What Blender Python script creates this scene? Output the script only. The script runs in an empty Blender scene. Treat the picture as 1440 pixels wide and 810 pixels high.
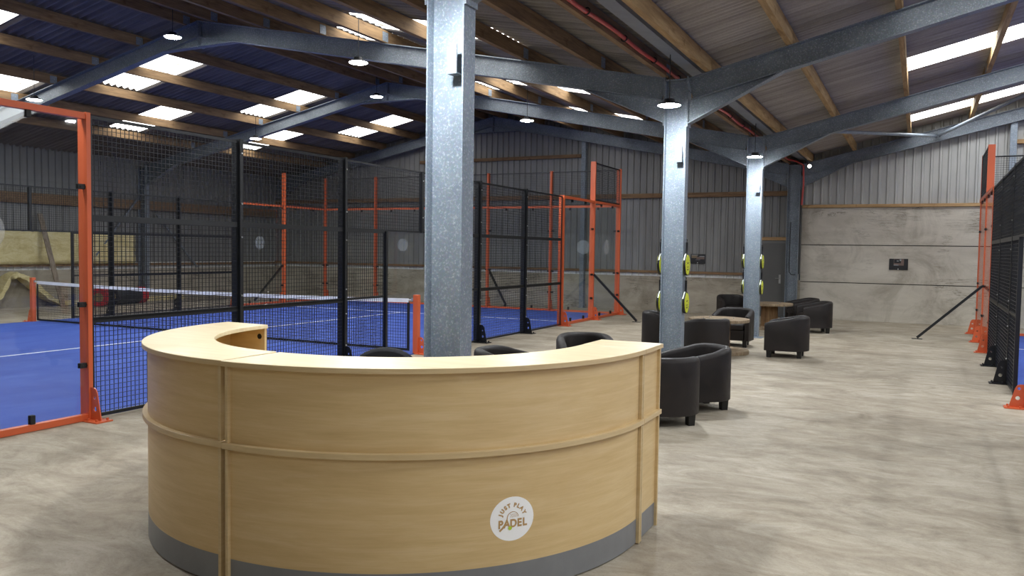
import bpy, bmesh, math, random
from mathutils import Vector, Matrix
random.seed(7)
SC = bpy.context.scene
COL = SC.collection
R = math.radians

# ------------------------------------------------------------------ materials
def lin(h):
    h = h.lstrip('#')
    o = []
    for i in (0, 2, 4):
        c = int(h[i:i+2], 16) / 255
        o.append(c / 12.92 if c <= .04045 else ((c + .055) / 1.055) ** 2.4)
    return (*o, 1)

class NT:
    def __init__(s, name):
        s.m = bpy.data.materials.new(name); s.m.use_nodes = True
        s.t = s.m.node_tree; s.t.nodes.clear()
        s.out = s.n('ShaderNodeOutputMaterial')
    def n(s, typ, **kw):
        nd = s.t.nodes.new(typ)
        for k, v in kw.items(): setattr(nd, k, v)
        return nd
    def l(s, a, b): s.t.links.new(a, b)
    def coords(s, scale=(1, 1, 1), kind='Object'):
        tc = s.n('ShaderNodeTexCoord'); mp = s.n('ShaderNodeMapping')
        mp.inputs['Scale'].default_value = scale
        s.l(tc.outputs[kind], mp.inputs['Vector']); return mp.outputs[0]
    def noise(s, vec, scale, detail=6, rough=.6, dist=0):
        n = s.n('ShaderNodeTexNoise'); s.l(vec, n.inputs['Vector'])
        n.inputs['Scale'].default_value = scale; n.inputs['Detail'].default_value = detail
        n.inputs['Roughness'].default_value = rough; n.inputs['Distortion'].default_value = dist
        return n.outputs['Fac']
    def ramp(s, fac, stops, interp='LINEAR'):
        r = s.n('ShaderNodeValToRGB'); s.l(fac, r.inputs['Fac'])
        r.color_ramp.interpolation = interp
        e = r.color_ramp.elements
        while len(e) < len(stops): e.new(.5)
        for q, (p, c) in zip(e, stops):
            q.position = p; q.color = c if len(c) == 4 else (*c, 1)
        return r.outputs['Color']
    def mix(s, a, b, fac, mode='MIX'):
        m = s.n('ShaderNodeMix', data_type='RGBA', blend_type=mode)
        for sock, v in ((m.inputs[0], fac), (m.inputs[6], a), (m.inputs[7], b)):
            if hasattr(v, 'is_linked') or hasattr(v, 'links'): s.l(v, sock)
            else: sock.default_value = v
        return m.outputs[2]
    def math(s, op, a, b=0.0):
        m = s.n('ShaderNodeMath', operation=op)
        for sock, v in ((m.inputs[0], a), (m.inputs[1], b)):
            if hasattr(v, 'links'): s.l(v, sock)
            else: sock.default_value = v
        return m.outputs[0]
    def bsdf(s, color, rough=.6, metal=0, spec=.5, bump=None, bstr=.2, bdist=.01):
        b = s.n('ShaderNodeBsdfPrincipled')
        for sock, v in ((b.inputs['Base Color'], color), (b.inputs['Roughness'], rough), (b.inputs['Metallic'], metal)):
            if hasattr(v, 'links'): s.l(v, sock)
            else: sock.default_value = v
        b.inputs['Specular IOR Level'].default_value = spec
        if bump is not None:
            bp = s.n('ShaderNodeBump'); bp.inputs['Strength'].default_value = bstr
            bp.inputs['Distance'].default_value = bdist
            s.l(bump, bp.inputs['Height']); s.l(bp.outputs[0], b.inputs['Normal'])
        return b.outputs[0]
    def done(s, sh): s.l(sh, s.out.inputs['Surface']); return s.m

def flat(name, hexc, rough=.5, metal=0, spec=.5, var=.08, scale=6, bstr=0.0):
    t = NT(name); v = t.coords(); f = t.noise(v, scale)
    c = lin(hexc)
    d = tuple(x * (1 - var) for x in c[:3]); e = tuple(min(1, x * (1 + var)) for x in c[:3])
    col = t.ramp(f, [(.3, d), (.7, e)])
    return t.done(t.bsdf(col, rough, metal, spec, bump=f if bstr else None, bstr=bstr))

M = {}
def concrete_floor():
    t = NT('concrete_floor')
    a = t.noise(t.coords((.30, .55, 1)), 1.0, 9, .62, .6)
    b = t.noise(t.coords((1.0, 1.9, 1)), 1.5, 14, .76, 1.0)      # trowel sweeps across the slab
    e = t.noise(t.coords((2.4, 4.2, 1)), 2.2, 10, .82, .7)
    g = t.noise(t.coords(), 70, 6, .8)
    d = t.noise(t.coords((.5, .8, 1)), .8, 9, .72, .9)
    base = t.ramp(a, [(.3, lin('#958b7c')), (.5, lin('#b0a694')), (.72, lin('#c5bdad'))])
    swp = t.ramp(b, [(.30, lin('#6f665b')), (.46, lin('#a69b89')), (.62, lin('#c6beae')), (.76, lin('#ddd8cd'))])
    c = t.mix(base, swp, .6)
    c = t.mix(c, t.ramp(e, [(.32, (.66, .64, .61)), (.52, (1, 1, 1)), (.75, (1.0, 1.0, 1.0))]), .55, 'MULTIPLY')
    stain = t.ramp(d, [(.38, (.52, .49, .45)), (.50, (.86, .84, .81)), (.58, (1, 1, 1))])
    c = t.mix(c, stain, .62, 'MULTIPLY')
    pit = t.ramp(g, [(.32, (.50, .47, .43)), (.46, (1, 1, 1))])
    c = t.mix(c, pit, .6, 'MULTIPLY')
    h = t.math('ADD', t.math('MULTIPLY', g, .6), b)
    return t.done(t.bsdf(c, .62, 0, .3, bump=h, bstr=.25, bdist=.01))
M['floor'] = concrete_floor()

def concrete_wall(name, c0, c1, joint=True):
    t = NT(name)
    v = t.coords()
    a = t.noise(t.coords((.5, .5, 1.6)), 1.6, 9, .62, .5)
    k = t.noise(t.coords((.35, 1, 3.2)), 1.1, 9, .75, 1.6)
    g = t.noise(v, 60, 5, .7)
    c = t.ramp(a, [(.3, lin(c0)), (.7, lin(c1))])
    crack = t.ramp(k, [(.478, (1, 1, 1)), (.494, (.30, .28, .25)), (.503, (.30, .28, .25)), (.52, (1, 1, 1))])
    patch = t.ramp(t.noise(t.coords((.7, .7, 1.1)), .9, 6, .6, 1.0), [(.50, (0, 0, 0)), (.60, (1, 1, 1))])
    crackm = t.mix((1, 1, 1, 1), crack, patch)
    c = t.mix(c, crackm, .9, 'MULTIPLY')
    sm = t.ramp(t.noise(v, .75, 7, .7, 1.4), [(.36, (.55, .53, .50)), (.5, (1, 1, 1))])
    c = t.mix(c, sm, .5, 'MULTIPLY')
    c = t.mix(c, t.ramp(g, [(.25, (.75, .74, .72)), (.5, (1, 1, 1))]), .5, 'MULTIPLY')
    return t.done(t.bsdf(c, .85, 0, .2, bump=g, bstr=.25, bdist=.008))
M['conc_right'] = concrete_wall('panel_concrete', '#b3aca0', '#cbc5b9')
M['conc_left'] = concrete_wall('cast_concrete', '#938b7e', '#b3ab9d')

def galv(name, c0, c1, metal=.2, rough=.52):
    t = NT(name); v = t.coords()
    vo = t.n('ShaderNodeTexVoronoi'); t.l(v, vo.inputs['Vector']); vo.inputs['Scale'].default_value = 75
    a = t.noise(v, 3.0, 8, .65)
    sp = t.ramp(t.noise(v, 55, 4, .75), [(.52, (0, 0, 0)), (.70, (1, 1, 1))])
    c = t.ramp(a, [(.3, lin(c0)), (.7, lin(c1))])
    c = t.mix(c, vo.outputs['Color'], .07, 'OVERLAY')
    c = t.mix(c, lin('#dfe6ee'), t.math('MULTIPLY', sp, .45))
    return t.done(t.bsdf(c, rough, metal, .5))
M['galv'] = galv('galvanised_steel', '#717c88', '#87929e')
M['galv_beam'] = galv('galvanised_beam', '#68717a', '#7f8891')
M['galv_dark'] = galv('dark_steel', '#626a74', '#7c858f', .3, .55)
M['galv_warm'] = galv('dull_zinc', '#8a8a84', '#9c9b95', .3, .5)

def clad(name, c0, c1):
    t = NT(name)
    a = t.noise(t.coords((.8, .8, .25)), 2.5, 7, .6)
    c = t.ramp(a, [(.3, lin(c0)), (.7, lin(c1))])
    return t.done(t.bsdf(c, .5, .15, .4))
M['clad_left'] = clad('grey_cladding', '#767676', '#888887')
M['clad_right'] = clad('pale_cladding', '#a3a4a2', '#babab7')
M['clad_strip_daylit'] = clad('daylit_sheet_strip', '#d9dad8', '#ececea')  # daylight at the gap under the rail, put in as near-white colour

def fibre(name, c0, c1):
    t = NT(name)
    a = t.noise(t.coords((.5, 2, 1)), 1.7, 9, .65)
    g = t.noise(t.coords(), 40, 4, .6)
    c = t.ramp(a, [(.3, lin(c0)), (.7, lin(c1))])
    c = t.mix(c, t.ramp(g, [(.3, (.8, .8, .8)), (.6, (1, 1, 1))]), .5, 'MULTIPLY')
    st = t.noise(t.coords((.25, 11, .25)), 1.0, 5, .7)
    c = t.mix(c, t.ramp(st, [(.38, (.55, .54, .53)), (.56, (1, 1, 1))]), .6, 'MULTIPLY')
    return t.done(t.bsdf(c, .9, 0, .15))
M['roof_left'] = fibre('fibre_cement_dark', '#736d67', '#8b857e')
M['roof_near_lit'] = fibre('fibre_cement_lit', '#827e7a', '#98938d')  # same sheet as the far slope, lamp light put into a lighter tone
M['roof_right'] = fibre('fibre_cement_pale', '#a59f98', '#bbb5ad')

def wood(name, c0, c1, c2, scale=(14, 1.2, 14), rough=.75):
    t = NT(name)
    v = t.coords(scale)
    a = t.noise(v, 1.3, 10, .65, .4)
    k = t.noise(t.coords((3, 1.2, 3)), 2.0, 4, .5, .6)
    c = t.ramp(a, [(.28, lin(c0)), (.5, lin(c1)), (.75, lin(c2))])
    c = t.mix(c, t.ramp(k, [(.30, (.45, .35, .25)), (.40, (1, 1, 1))]), .6, 'MULTIPLY')
    return t.done(t.bsdf(c, rough, 0, .25, bump=a, bstr=.15, bdist=.004))
M['purlin'] = wood('sawn_timber', '#5f4d3a', '#866d50', '#a48862')
M['purlin_lit'] = wood('sawn_timber_lit', '#84694a', '#ab8d62', '#c6aa7e')  # right hall purlins: stronger bounce light put into the timber colour
M['rail_dark'] = wood('dark_rail_timber', '#5c4733', '#7d634a', '#947a5c', (1.2, 14, 14))
M['rail_wood'] = wood('rail_timber', '#86694a', '#b08f66', '#c9ab80', (1.2, 14, 14))
M['spool_wood'] = wood('weathered_spool_wood', '#6a5a44', '#94826a', '#b3a28a', (3, 18, 3))
M['drum_wood'] = wood('spool_stave_wood', '#57412c', '#7d6144', '#9c8060', (16, 16, 1.4))
M['plank'] = wood('old_plank', '#5d5244', '#84776a', '#9b8e80', (12, 12, 1.2))

def maple(name, c0, c1, c2):
    t = NT(name)
    a = t.noise(t.coords((1.1, 1.1, 13)), 1.8, 8, .6, .5)
    b = t.noise(t.coords((3, 3, 60)), 2.0, 6, .7)
    w = t.noise(t.coords((.9, .9, 2.4)), 1.1, 5, .6, 1.5)
    c = t.ramp(a, [(.25, lin(c0)), (.5, lin(c1)), (.78, lin(c2))])
    c = t.mix(c, t.ramp(b, [(.3, (.86, .83, .78)), (.6, (1, 1, 1))]), .45, 'MULTIPLY')
    c = t.mix(c, t.ramp(w, [(.35, (.90, .87, .82)), (.6, (1, 1, 1))]), .5, 'MULTIPLY')
    return t.done(t.bsdf(c, .42, 0, .4))
M['maple'] = maple('maple_laminate', '#cdb07d', '#d6ba88', '#dfc698')
M['maple_edge'] = maple('maple_edging', '#c9af81', '#d1b98d', '#dac59d')

def maple_top():
    t = NT('maple_counter')
    a = t.noise(t.coords((1.2, 12, 1)), 1.6, 8, .6, .6)
    c = t.ramp(a, [(.25, lin('#d6c198')), (.5, lin('#e0cea6')), (.78, lin('#e8d9b8'))])
    return t.done(t.bsdf(c, .33, 0, .45))
M['maple_top'] = maple_top()
M['kick'] = flat('grey_kick_laminate', '#85878a', .38, .25, .5, .06, 9)
M['shadow_gap'] = flat('black_plinth', '#161514', .8)
M['orange'] = flat('orange_powder_coat', '#cd6038', .38, 0, .5, .04, 3)
M['black'] = flat('black_powder_coat', '#16181c', .38, 0, .5, .1, 4)
M['wire'] = flat('black_mesh_wire', '#121316', .38, .1, .5, .1, 4)
M['bolt'] = flat('zinc_bolt', '#c4c6c8', .3, .8)
M['rubber'] = flat('black_rubber', '#101010', .55)
M['net'] = flat('black_netting', '#14161a', .8)
M['tape'] = flat('white_net_tape', '#e8e9ec', .7)
M['white'] = flat('white_vinyl', '#fbfbfa', .45, 0, .3, .0)
M['gold'] = flat('tan_ink', '#b89563', .5, 0, .3, .02)
M['lime'] = flat('lime_ink', '#b5cc3c', .5, 0, .3, .05)
M['red_pipe'] = flat('red_pipe_paint', '#b8443f', .45, 0, .5, .08, 10)
M['gutter'] = flat('grey_gutter', '#83888e', .5, .2, .4, .1, 5)
M['door'] = flat('grey_door_paint', '#5d5d5c', .5, 0, .4, .05, 2)
M['frame_grey'] = flat('door_frame_paint', '#6c6c6a', .5, 0, .4, .05, 2)
M['chrome'] = flat('satin_chrome', '#b9bbbd', .3, .8)
M['sign_black'] = flat('sign_black', '#191a1e', .35)
M['sign_a'] = flat('sign_photo_tan', '#7a6a52', .5)
M['sign_b'] = flat('sign_photo_grey', '#8d9296', .5)
M['sign_c'] = flat('sign_photo_brown', '#6d5a52', .5)
M['lamp_body'] = flat('lamp_black', '#202226', .45, .3)
M['yellow'] = flat('yellow_racket_face', '#d3dc2e', .4, 0, .5, .05, 20)
M['racket_black'] = flat('racket_black', '#121315', .4)
M['racket_white'] = flat('racket_white', '#dfe6d8', .35)
M['roll_red'] = flat('red_wrap', '#b3202a', .5, 0, .5, .25, 9)
M['roll_black'] = flat('black_wrap', '#24262a', .4, 0, .5, .4, 12)
M['roll_core'] = flat('cardboard_core', '#8b7a55', .8)
M['office'] = flat('office_chair_fabric', '#17181b', .75, 0, .3, .15, 60, .1)

def leather():
    t = NT('dark_leather')
    v = t.coords()
    f = t.noise(v, 4, 7, .6, .7); g = t.noise(v, 120, 3, .6)
    c = t.ramp(f, [(.35, lin('#171312')), (.6, lin('#221c1a'))])
    r = t.ramp(f, [(.40, (.46, .46, .46)), (.55, (.58, .58, .58))])
    return t.done(t.bsdf(c, r, 0, .35, bump=g, bstr=.08, bdist=.003))
M['leather'] = leather()
M['leg_black'] = flat('black_wood_leg', '#131212', .45)

def turf():
    t = NT('blue_turf')
    a = t.noise(t.coords((1, .35, 1)), 1.2, 8, .7, .4)
    g = t.noise(t.coords(), 160, 3, .7)
    c = t.ramp(a, [(.3, lin('#344a98')), (.55, lin('#4059a8')), (.75, lin('#5069b4'))])
    c = t.mix(c, t.ramp(g, [(.3, (.7, .7, .75)), (.6, (1, 1, 1))]), .7, 'MULTIPLY')
    return t.done(t.bsdf(c, .8, 0, .25, bump=g, bstr=.4, bdist=.01))
M['turf'] = turf()
M['line'] = flat('white_turf_line', '#e4e6ea', .8, 0, .2, .1, 60)

def insulation():
    t = NT('mineral_wool')
    v = t.coords((1, 1, 2.4))
    a = t.noise(v, 2.2, 10, .75, .8); g = t.noise(t.coords((1, 1, 1.6)), 24, 6, .8)
    c = t.ramp(a, [(.3, lin('#c0ae7c')), (.5, lin('#dccf9f')), (.7, lin('#e9dfbc'))])
    c = t.mix(c, t.ramp(g, [(.3, (.72, .66, .5)), (.55, (1, 1, 1))]), .6, 'MULTIPLY')
    return t.done(t.bsdf(c, 1, 0, .05, bump=g, bstr=.6, bdist=.03))
M['wool'] = insulation()

def glass():
    t = NT('toughened_glass')
    tr = t.n('ShaderNodeBsdfTransparent'); tr.inputs['Color'].default_value = (.955, .97, .965, 1)
    gl = t.n('ShaderNodeBsdfGlossy'); gl.inputs['Roughness'].default_value = .02
    lw = t.n('ShaderNodeLayerWeight'); lw.inputs['Blend'].default_value = .5
    mx = t.n('ShaderNodeMixShader')
    fr = t.math('ADD', t.math('MULTIPLY', t.math('POWER', lw.outputs['Facing'], 5.0), .6), .03)
    t.l(fr, mx.inputs[0]); t.l(tr.outputs[0], mx.inputs[1]); t.l(gl.outputs[0], mx.inputs[2])
    return t.done(mx.outputs[0])
M['glass'] = glass()
def frosted():
    t = NT('frosted_sticker')
    tr = t.n('ShaderNodeBsdfTransparent'); df = t.n('ShaderNodeBsdfDiffuse'); df.inputs['Color'].default_value = (.8, .82, .84, 1)
    mx = t.n('ShaderNodeMixShader'); mx.inputs[0].default_value = .14
    t.l(tr.outputs[0], mx.inputs[1]); t.l(df.outputs[0], mx.inputs[2]); return t.done(mx.outputs[0])
M['frosted'] = frosted()
def emit(name, col, s, streak=False, axis=(1, 1, 1)):
    t = NT(name); e = t.n('ShaderNodeEmission'); e.inputs['Strength'].default_value = s
    if streak:
        f = t.noise(t.coords(axis), 2.0, 6, .7, .4)
        t.l(t.ramp(f, [(.36, (.10, .085, .06)), (.43, col[:3])]), e.inputs['Color'])
    else: e.inputs['Color'].default_value = (*col[:3], 1)
    return t.done(e.outputs[0])
LED = 290
SKY_L = 3
M['led'] = emit('led_panel', (.93, .97, 1), LED)
M['spot_led'] = emit('spot_led', (1, .97, .9), 9)
M['skylight'] = emit('skylit_sheet', (1, .985, .95), SKY_L, True, (.5, 5, .5))
M['skylight_r'] = emit('skylit_strip', (.97, .99, 1), 5)

# ------------------------------------------------------------------ mesh helpers
class MB:
    def __init__(s): s.v = []; s.f = []
    def add(s, vs, fs):
        o = len(s.v); s.v += [tuple(p) for p in vs]; s.f += [tuple(i + o for i in f) for f in fs]; return s
    def box(s, x0, x1, y0, y1, z0, z1):
        return s.add([(x0,y0,z0),(x1,y0,z0),(x1,y1,z0),(x0,y1,z0),(x0,y0,z1),(x1,y0,z1),(x1,y1,z1),(x0,y1,z1)],
                     [(0,3,2,1),(4,5,6,7),(0,1,5,4),(1,2,6,5),(2,3,7,6),(3,0,4,7)])
    def bar(s, p0, p1, w, h, up=(0, 0, 1), caps=True, off=(0, 0)):
        """rectangular bar p0->p1; w across, h along 'up'; off shifts the section"""
        p0 = Vector(p0); p1 = Vector(p1); d = (p1 - p0).normalized(); up = Vector(up)
        a = d.cross(up)
        if a.length < 1e-4: a = d.cross(Vector((1, 0, 0)))
        a.normalize(); b = a.cross(d).normalized()
        q = [(-w/2, -h/2), (w/2, -h/2), (w/2, h/2), (-w/2, h/2)]
        vs = [p + a * (x + off[0]) + b * (y + off[1]) for p in (p0, p1) for x, y in q]
        fs = [(0,1,5,4),(1,2,6,5),(2,3,7,6),(3,0,4,7)]
        if caps: fs += [(3,2,1,0),(4,5,6,7)]
        return s.add(vs, fs)
    def prism(s, poly, ext):
        """closed polygon (3D points) extruded by vector ext"""
        n = len(poly); e = Vector(ext); P = [Vector(p) for p in poly]
        vs = P + [p + e for p in P]
        fs = [tuple(range(n - 1, -1, -1)), tuple(range(n, 2 * n))] + [(i, (i+1) % n, n + (i+1) % n, n + i) for i in range(n)]
        return s.add(vs, fs)
    def tube(s, pts, r, n=10, caps=True):
        P = [Vector(p) for p in pts]; m = len(P)
        rr = r if isinstance(r, (list, tuple)) else [r] * m
        a = None; vs = []
        for i, p in enumerate(P):
            d = (P[min(i+1, m-1)] - P[max(i-1, 0)]).normalized()
            if a is None:
                a = d.cross(Vector((0, 0, 1)))
                if a.length < 1e-3: a = d.cross(Vector((1, 0, 0)))
            a = (a - d * a.dot(d)).normalized(); b = d.cross(a)
            vs += [p + (a * math.cos(2*math.pi*k/n) + b * math.sin(2*math.pi*k/n)) * rr[i] for k in range(n)]
        fs = [(i*n+k, i*n+(k+1) % n, (i+1)*n+(k+1) % n, (i+1)*n+k) for i in range(m-1) for k in range(n)]
        if caps: fs += [tuple(range(n-1, -1, -1)), tuple((m-1)*n+k for k in range(n))]
        return s.add(vs, fs)
    def lathe(s, prof, c=(0, 0, 0), n=24):
        vs = []; m = len(prof)
        for r, z in prof:
            vs += [(c[0]+r*math.cos(2*math.pi*k/n), c[1]+r*math.sin(2*math.pi*k/n), c[2]+z) for k in range(n)]
        fs = [(i*n+k, i*n+(k+1) % n, (i+1)*n+(k+1) % n, (i+1)*n+k) for i in range(m-1) for k in range(n)]
        fs += [tuple(range(n-1, -1, -1)), tuple((m-1)*n+k for k in range(n))]
        return s.add(vs, fs)
    def arc(s, c, ro, ri, a0, a1, z0, z1, n=48):
        """curved slab between two radii, angles in degrees"""
        vs = []
        for i in range(n + 1):
            a = R(a0 + (a1 - a0) * i / n); u = (math.cos(a), math.sin(a))
            for r, z in ((ro, z0), (ro, z1), (ri, z1), (ri, z0)):
                vs.append((c[0] + u[0]*r, c[1] + u[1]*r, z))
        fs = [(4*i+k, 4*i+(k+1) % 4, 4*i+4+(k+1) % 4, 4*i+4+k) for i in range(n) for k in range(4)]
        fs += [(3, 2, 1, 0), tuple(4*n+k for k in range(4))]
        return s.add(vs, fs)
    def build(s, name, mat, parent=None, smooth=None, bevel=0, local=False, mesh=None):
        off = Vector((0, 0, 0))
        if parent is not None and not local:
            p = parent
            while p is not None: off += p.location; p = p.parent
        me = bpy.data.meshes.new(name)
        me.from_pydata([Vector(v) - off for v in s.v], [], s.f)
        bm = bmesh.new(); bm.from_mesh(me); bmesh.ops.recalc_face_normals(bm, faces=bm.faces); bm.to_mesh(me); bm.free()
        if smooth:
            for p in me.polygons: p.use_smooth = True
            me.set_sharp_from_angle(angle=R(smooth))
        me.materials.append(mat)
        o = bpy.data.objects.new(name, me); COL.objects.link(o)
        if parent is not None: o.parent = parent
        if bevel:
            b = o.modifiers.new('bevel', 'BEVEL'); b.width = bevel; b.segments = 2; b.limit_method = 'ANGLE'; b.angle_limit = R(40)
        return o

def tag(o, label, cat, group=None, kind=None):
    o['label'] = label; o['category'] = cat
    if group: o['group'] = group
    if kind: o['kind'] = kind
    return o
def thing(name, label, cat, loc=(0, 0, 0), group=None, rz=0):
    o = bpy.data.objects.new(name, None); COL.objects.link(o); o.empty_display_size = .1
    o.location = loc; o.rotation_euler = (0, 0, rz); return tag(o, label, cat, group)
def struct(o): o['kind'] = 'structure'; return o
def dup(root, loc, rz, label, group=None):
    r = root.copy(); COL.objects.link(r); r.location = loc; r.rotation_euler = (0, 0, rz); r['label'] = label
    if group: r['group'] = group
    for ch in list(root.children):
        c = ch.copy(); COL.objects.link(c); c.parent = r
        for g in list(ch.children):
            d = g.copy(); COL.objects.link(d); d.parent = c
    return r

# ------------------------------------------------------------------ main dimensions
XC = -2.93                       # outer face of the valley columns
FR = [5.08, 11.15, 17.2, 22.93]  # frame centre lines
BACK = 23.15
LEFT = -21.65
RIGHT = 15.6
FRONT = -7.2
RIDGE = -12.3
def zl(x):                       # rafter top, court hall
    return 4.14 + .2 * (-3.1 - x) if x > RIDGE else 5.98 - .2 * (RIDGE - x)
RIDGE_R = 6.3
def zr(x):                       # rafter top, right hand hall
    return 4.13 + .24 * (x + 2.95) if x < RIDGE_R else 4.13 + .24 * (2 * RIDGE_R - x + 2.95)
PD = .215                        # purlin depth

# ------------------------------------------------------------------ floor, walls
f = MB().box(LEFT - .2, RIGHT + .2, FRONT - .2, BACK + .2, -.15, 0).build('floor', M['floor']); struct(f)

def cladding(x0, x1, y, z0f, z1f, pitch=.2, amp=.032, flip=1):
    """box-rib sheet in the XZ plane facing -Y (flip=1); z1f gives the top height at x"""
    xs = []; x = x0
    while x < x1 - 1e-6:
        for dx, a in ((0, 0), (.105, 0), (.125, 1), (.165, 1), (.185, 0)):
            if x + dx * pitch / .2 <= x1: xs.append((x + dx * pitch / .2, a))
        x += pitch
    xs.append((x1, 0))
    m = MB(); vs = []; fs = []
    for x, a in xs:
        vs += [(x, y - flip * amp * a, z0f), (x, y - flip * amp * a, z1f(x))]
    for i in range(len(xs) - 1): fs.append((2*i, 2*i+2, 2*i+3, 2*i+1))
    return m.add(vs, fs)
def swap_xy(m):
    m.v = [(y, x, z) for x, y, z in m.v]; return m

wb = struct(MB().box(LEFT - .2, XC + .05, BACK, BACK + .2, 0, 1.03).build('wall_back', M['conc_left']))
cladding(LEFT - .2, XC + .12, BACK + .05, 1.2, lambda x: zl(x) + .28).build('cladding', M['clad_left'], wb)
cladding(LEFT, XC, BACK + .06, 1.03, lambda x: 1.21).build('sheet_strip', M['clad_strip_daylit'], wb)
MB().box(LEFT, -3.97, BACK - .06, BACK + .06, 1.13, 1.2).build('timber_rail', M['rail_dark'], wb)
MB().box(LEFT, XC - .3, BACK - .06, BACK + .04, 3.33, 3.46).build('timber_rail', M['rail_dark'], wb)
MB().box(RIDGE - 2.9, -9.34, BACK - .06, BACK + .04, 4.6, 4.7).build('timber_rail', M['rail_dark'], wb)

w2 = MB()
for i in range(3): w2.box(XC + .04, RIGHT + .2, BACK, BACK + .2, i * 1.0 + (.008 if i else 0), i * 1.0 + .988)
w2 = struct(w2.build('wall_rear_right', M['conc_right'], bevel=.006))
MB().box(XC + .04, RIGHT, BACK + .02, BACK + .19, 0, 2.99).build('panel_core', M['shadow_gap'], w2)
cladding(XC - .02, RIGHT, BACK + .08, 3.0, lambda x: zr(x) + .28).build('cladding', M['clad_right'], w2)
MB().box(XC + .04, RIGHT, BACK - .05, BACK + .09, 2.995, 3.075).build('timber_rail', M['rail_wood'], w2)
MB().box(2.0, RIGHT, BACK - .05, BACK + .07, 4.5, 4.6).build('timber_rail', M['rail_wood'], w2)

wl = struct(MB().box(LEFT - .2, LEFT, FRONT, BACK, 0, 1.0).build('wall_left', M['conc_left']))
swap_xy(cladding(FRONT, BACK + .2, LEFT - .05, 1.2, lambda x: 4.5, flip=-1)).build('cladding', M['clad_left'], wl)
swap_xy(cladding(FRONT, BACK, LEFT - .06, 1.0, lambda x: 1.21, flip=-1)).build('sheet_strip', M['clad_strip_daylit'], wl)
MB().box(LEFT - .04, LEFT + .06, FRONT, BACK, 1.1, 1.17).build('timber_rail', M['rail_dark'], wl)
MB().box(LEFT - .04, LEFT + .07, FRONT, BACK, 2.82, 3.1).build('timber_rail', M['rail_dark'], wl)

wr = struct(MB().box(RIGHT, RIGHT + .2, FRONT, BACK, 0, 3.0).build('wall_right', M['conc_right']))
swap_xy(cladding(FRONT, BACK, RIGHT + .05, 3.0, lambda x: 4.4)).build('cladding', M['clad_right'], wr)
wf = struct(MB().box(LEFT, RIGHT, FRONT - .2, FRONT, 0, 2.0).build('wall_front', M['conc_right']))
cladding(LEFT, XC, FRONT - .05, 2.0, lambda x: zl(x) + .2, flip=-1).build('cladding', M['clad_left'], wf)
cladding(XC, RIGHT, FRONT - .05, 2.0, lambda x: zr(x) + .2, flip=-1).build('cladding', M['clad_right'], wf)

# ------------------------------------------------------------------ roofs with rooflights
def patch(m, xa, xb, y0, y1, zf, pitch, amp, n=8):
    cnt = max(2, int(round((y1 - y0) / pitch * n)))
    vs = []; fs = []
    for i in range(cnt + 1):
        y = y0 + (y1 - y0) * i / cnt
        dz = amp * math.cos(2 * math.pi * y / pitch)
        vs += [(xa, y, zf(xa) + dz), (xb, y, zf(xb) + dz)]
    for i in range(cnt): fs.append((2*i, 2*i+1, 2*i+3, 2*i+2))
    return m.add(vs, fs)

PL_R = [-3.24, -4.2, -5.44, -6.73, -8.02, -9.33, -10.61, -11.9]
PL_L = [-12.62, -13.93, -15.25, -16.6, -17.95, -19.25, -20.55]
PR = [-2.66, -1.61, -.33, 1.0, 2.3, 3.6, 4.9, 6.1]
win_n = [0]
def roof(name, xs, lights, zf, pitch, amp, mat, lmat, y0=FRONT, y1=BACK + .1):
    m = MB()
    for a, b in zip(xs[:-1], xs[1:]):
        L = sorted(l for l in lights if l[0] == (a, b))
        y = y0
        for _, la, lb in L:
            patch(m, a, b, y, la, zf, pitch, amp); y = lb
            win_n[0] += 1
            w = patch(MB(), a, b, la, lb, zf, pitch, amp * .85).build('window_%d' % win_n[0], lmat, smooth=60)
            struct(w)
        patch(m, a, b, y, y1, zf, pitch, amp)
    return struct(m.build(name, mat, smooth=60))
zsl = lambda x: zl(x) + PD + .042
zsr = lambda x: zr(x) + PD + .03
xl = [RIDGE, -14.18, -15.25, -16.57, -16.85, -17.95, -19.22, LEFT - .1]
li = []
for y in (3.9, 8.0, 12.15, 16.3, 20.5):
    li += [((xl[1], xl[2]), y, y + 1.02), ((xl[2], xl[3]), y, y + 1.02)]
for y in (2.0, 6.1, 10.2, 14.3, 18.55):
    li += [((xl[4], xl[5]), y, y + 1.0), ((xl[5], xl[6]), y, y + 1.0)]
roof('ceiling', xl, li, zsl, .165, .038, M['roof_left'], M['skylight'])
xr_ = [-2.95, -4.2, -5.46, -6.73, -7.98, -8.1, -9.29, -10.6, RIDGE]
lr = []
for y in (1.5, 5.8, 10.03, 14.72, 18.72):
    lr += [((xr_[2], xr_[3]), y, y + 1.05), ((xr_[3], xr_[4]), y, y + 1.05)]
for y in (3.3, 7.4, 11.42, 16.3, 20.4):
    lr += [((xr_[5], xr_[6]), y, y + 1.0)]
roof('ceiling', xr_, lr, zsl, .165, .038, M['roof_near_lit'], M['skylight'])
xs = [-2.95] + PR[1:-1] + [RIDGE_R]
lh = []
for y in (-3.1, 2.9, 8.95, 14.97, 20.98):
    for a, b in zip(PR[2:-1], PR[3:-1]): lh.append(((a, b), y, y + 1.02))
lh = [((PR[2] + 0, b) if a == PR[2] else (a, b), c, d) for (a, b), c, d in lh]
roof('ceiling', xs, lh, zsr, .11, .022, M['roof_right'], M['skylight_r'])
xs2 = [RIDGE_R, 7.6, 8.9, 10.2, 11.5, 12.8, RIGHT + .1]
lh2 = [((a, b), y, y + 1.02) for y in (-3.1, 2.9, 8.95, 14.97, 20.98) for a, b in zip(xs2[1:-2], xs2[2:-1])]
roof('ceiling', xs2, lh2, zsr, .11, .022, M['roof_right'], M['skylight_r'])

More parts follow.
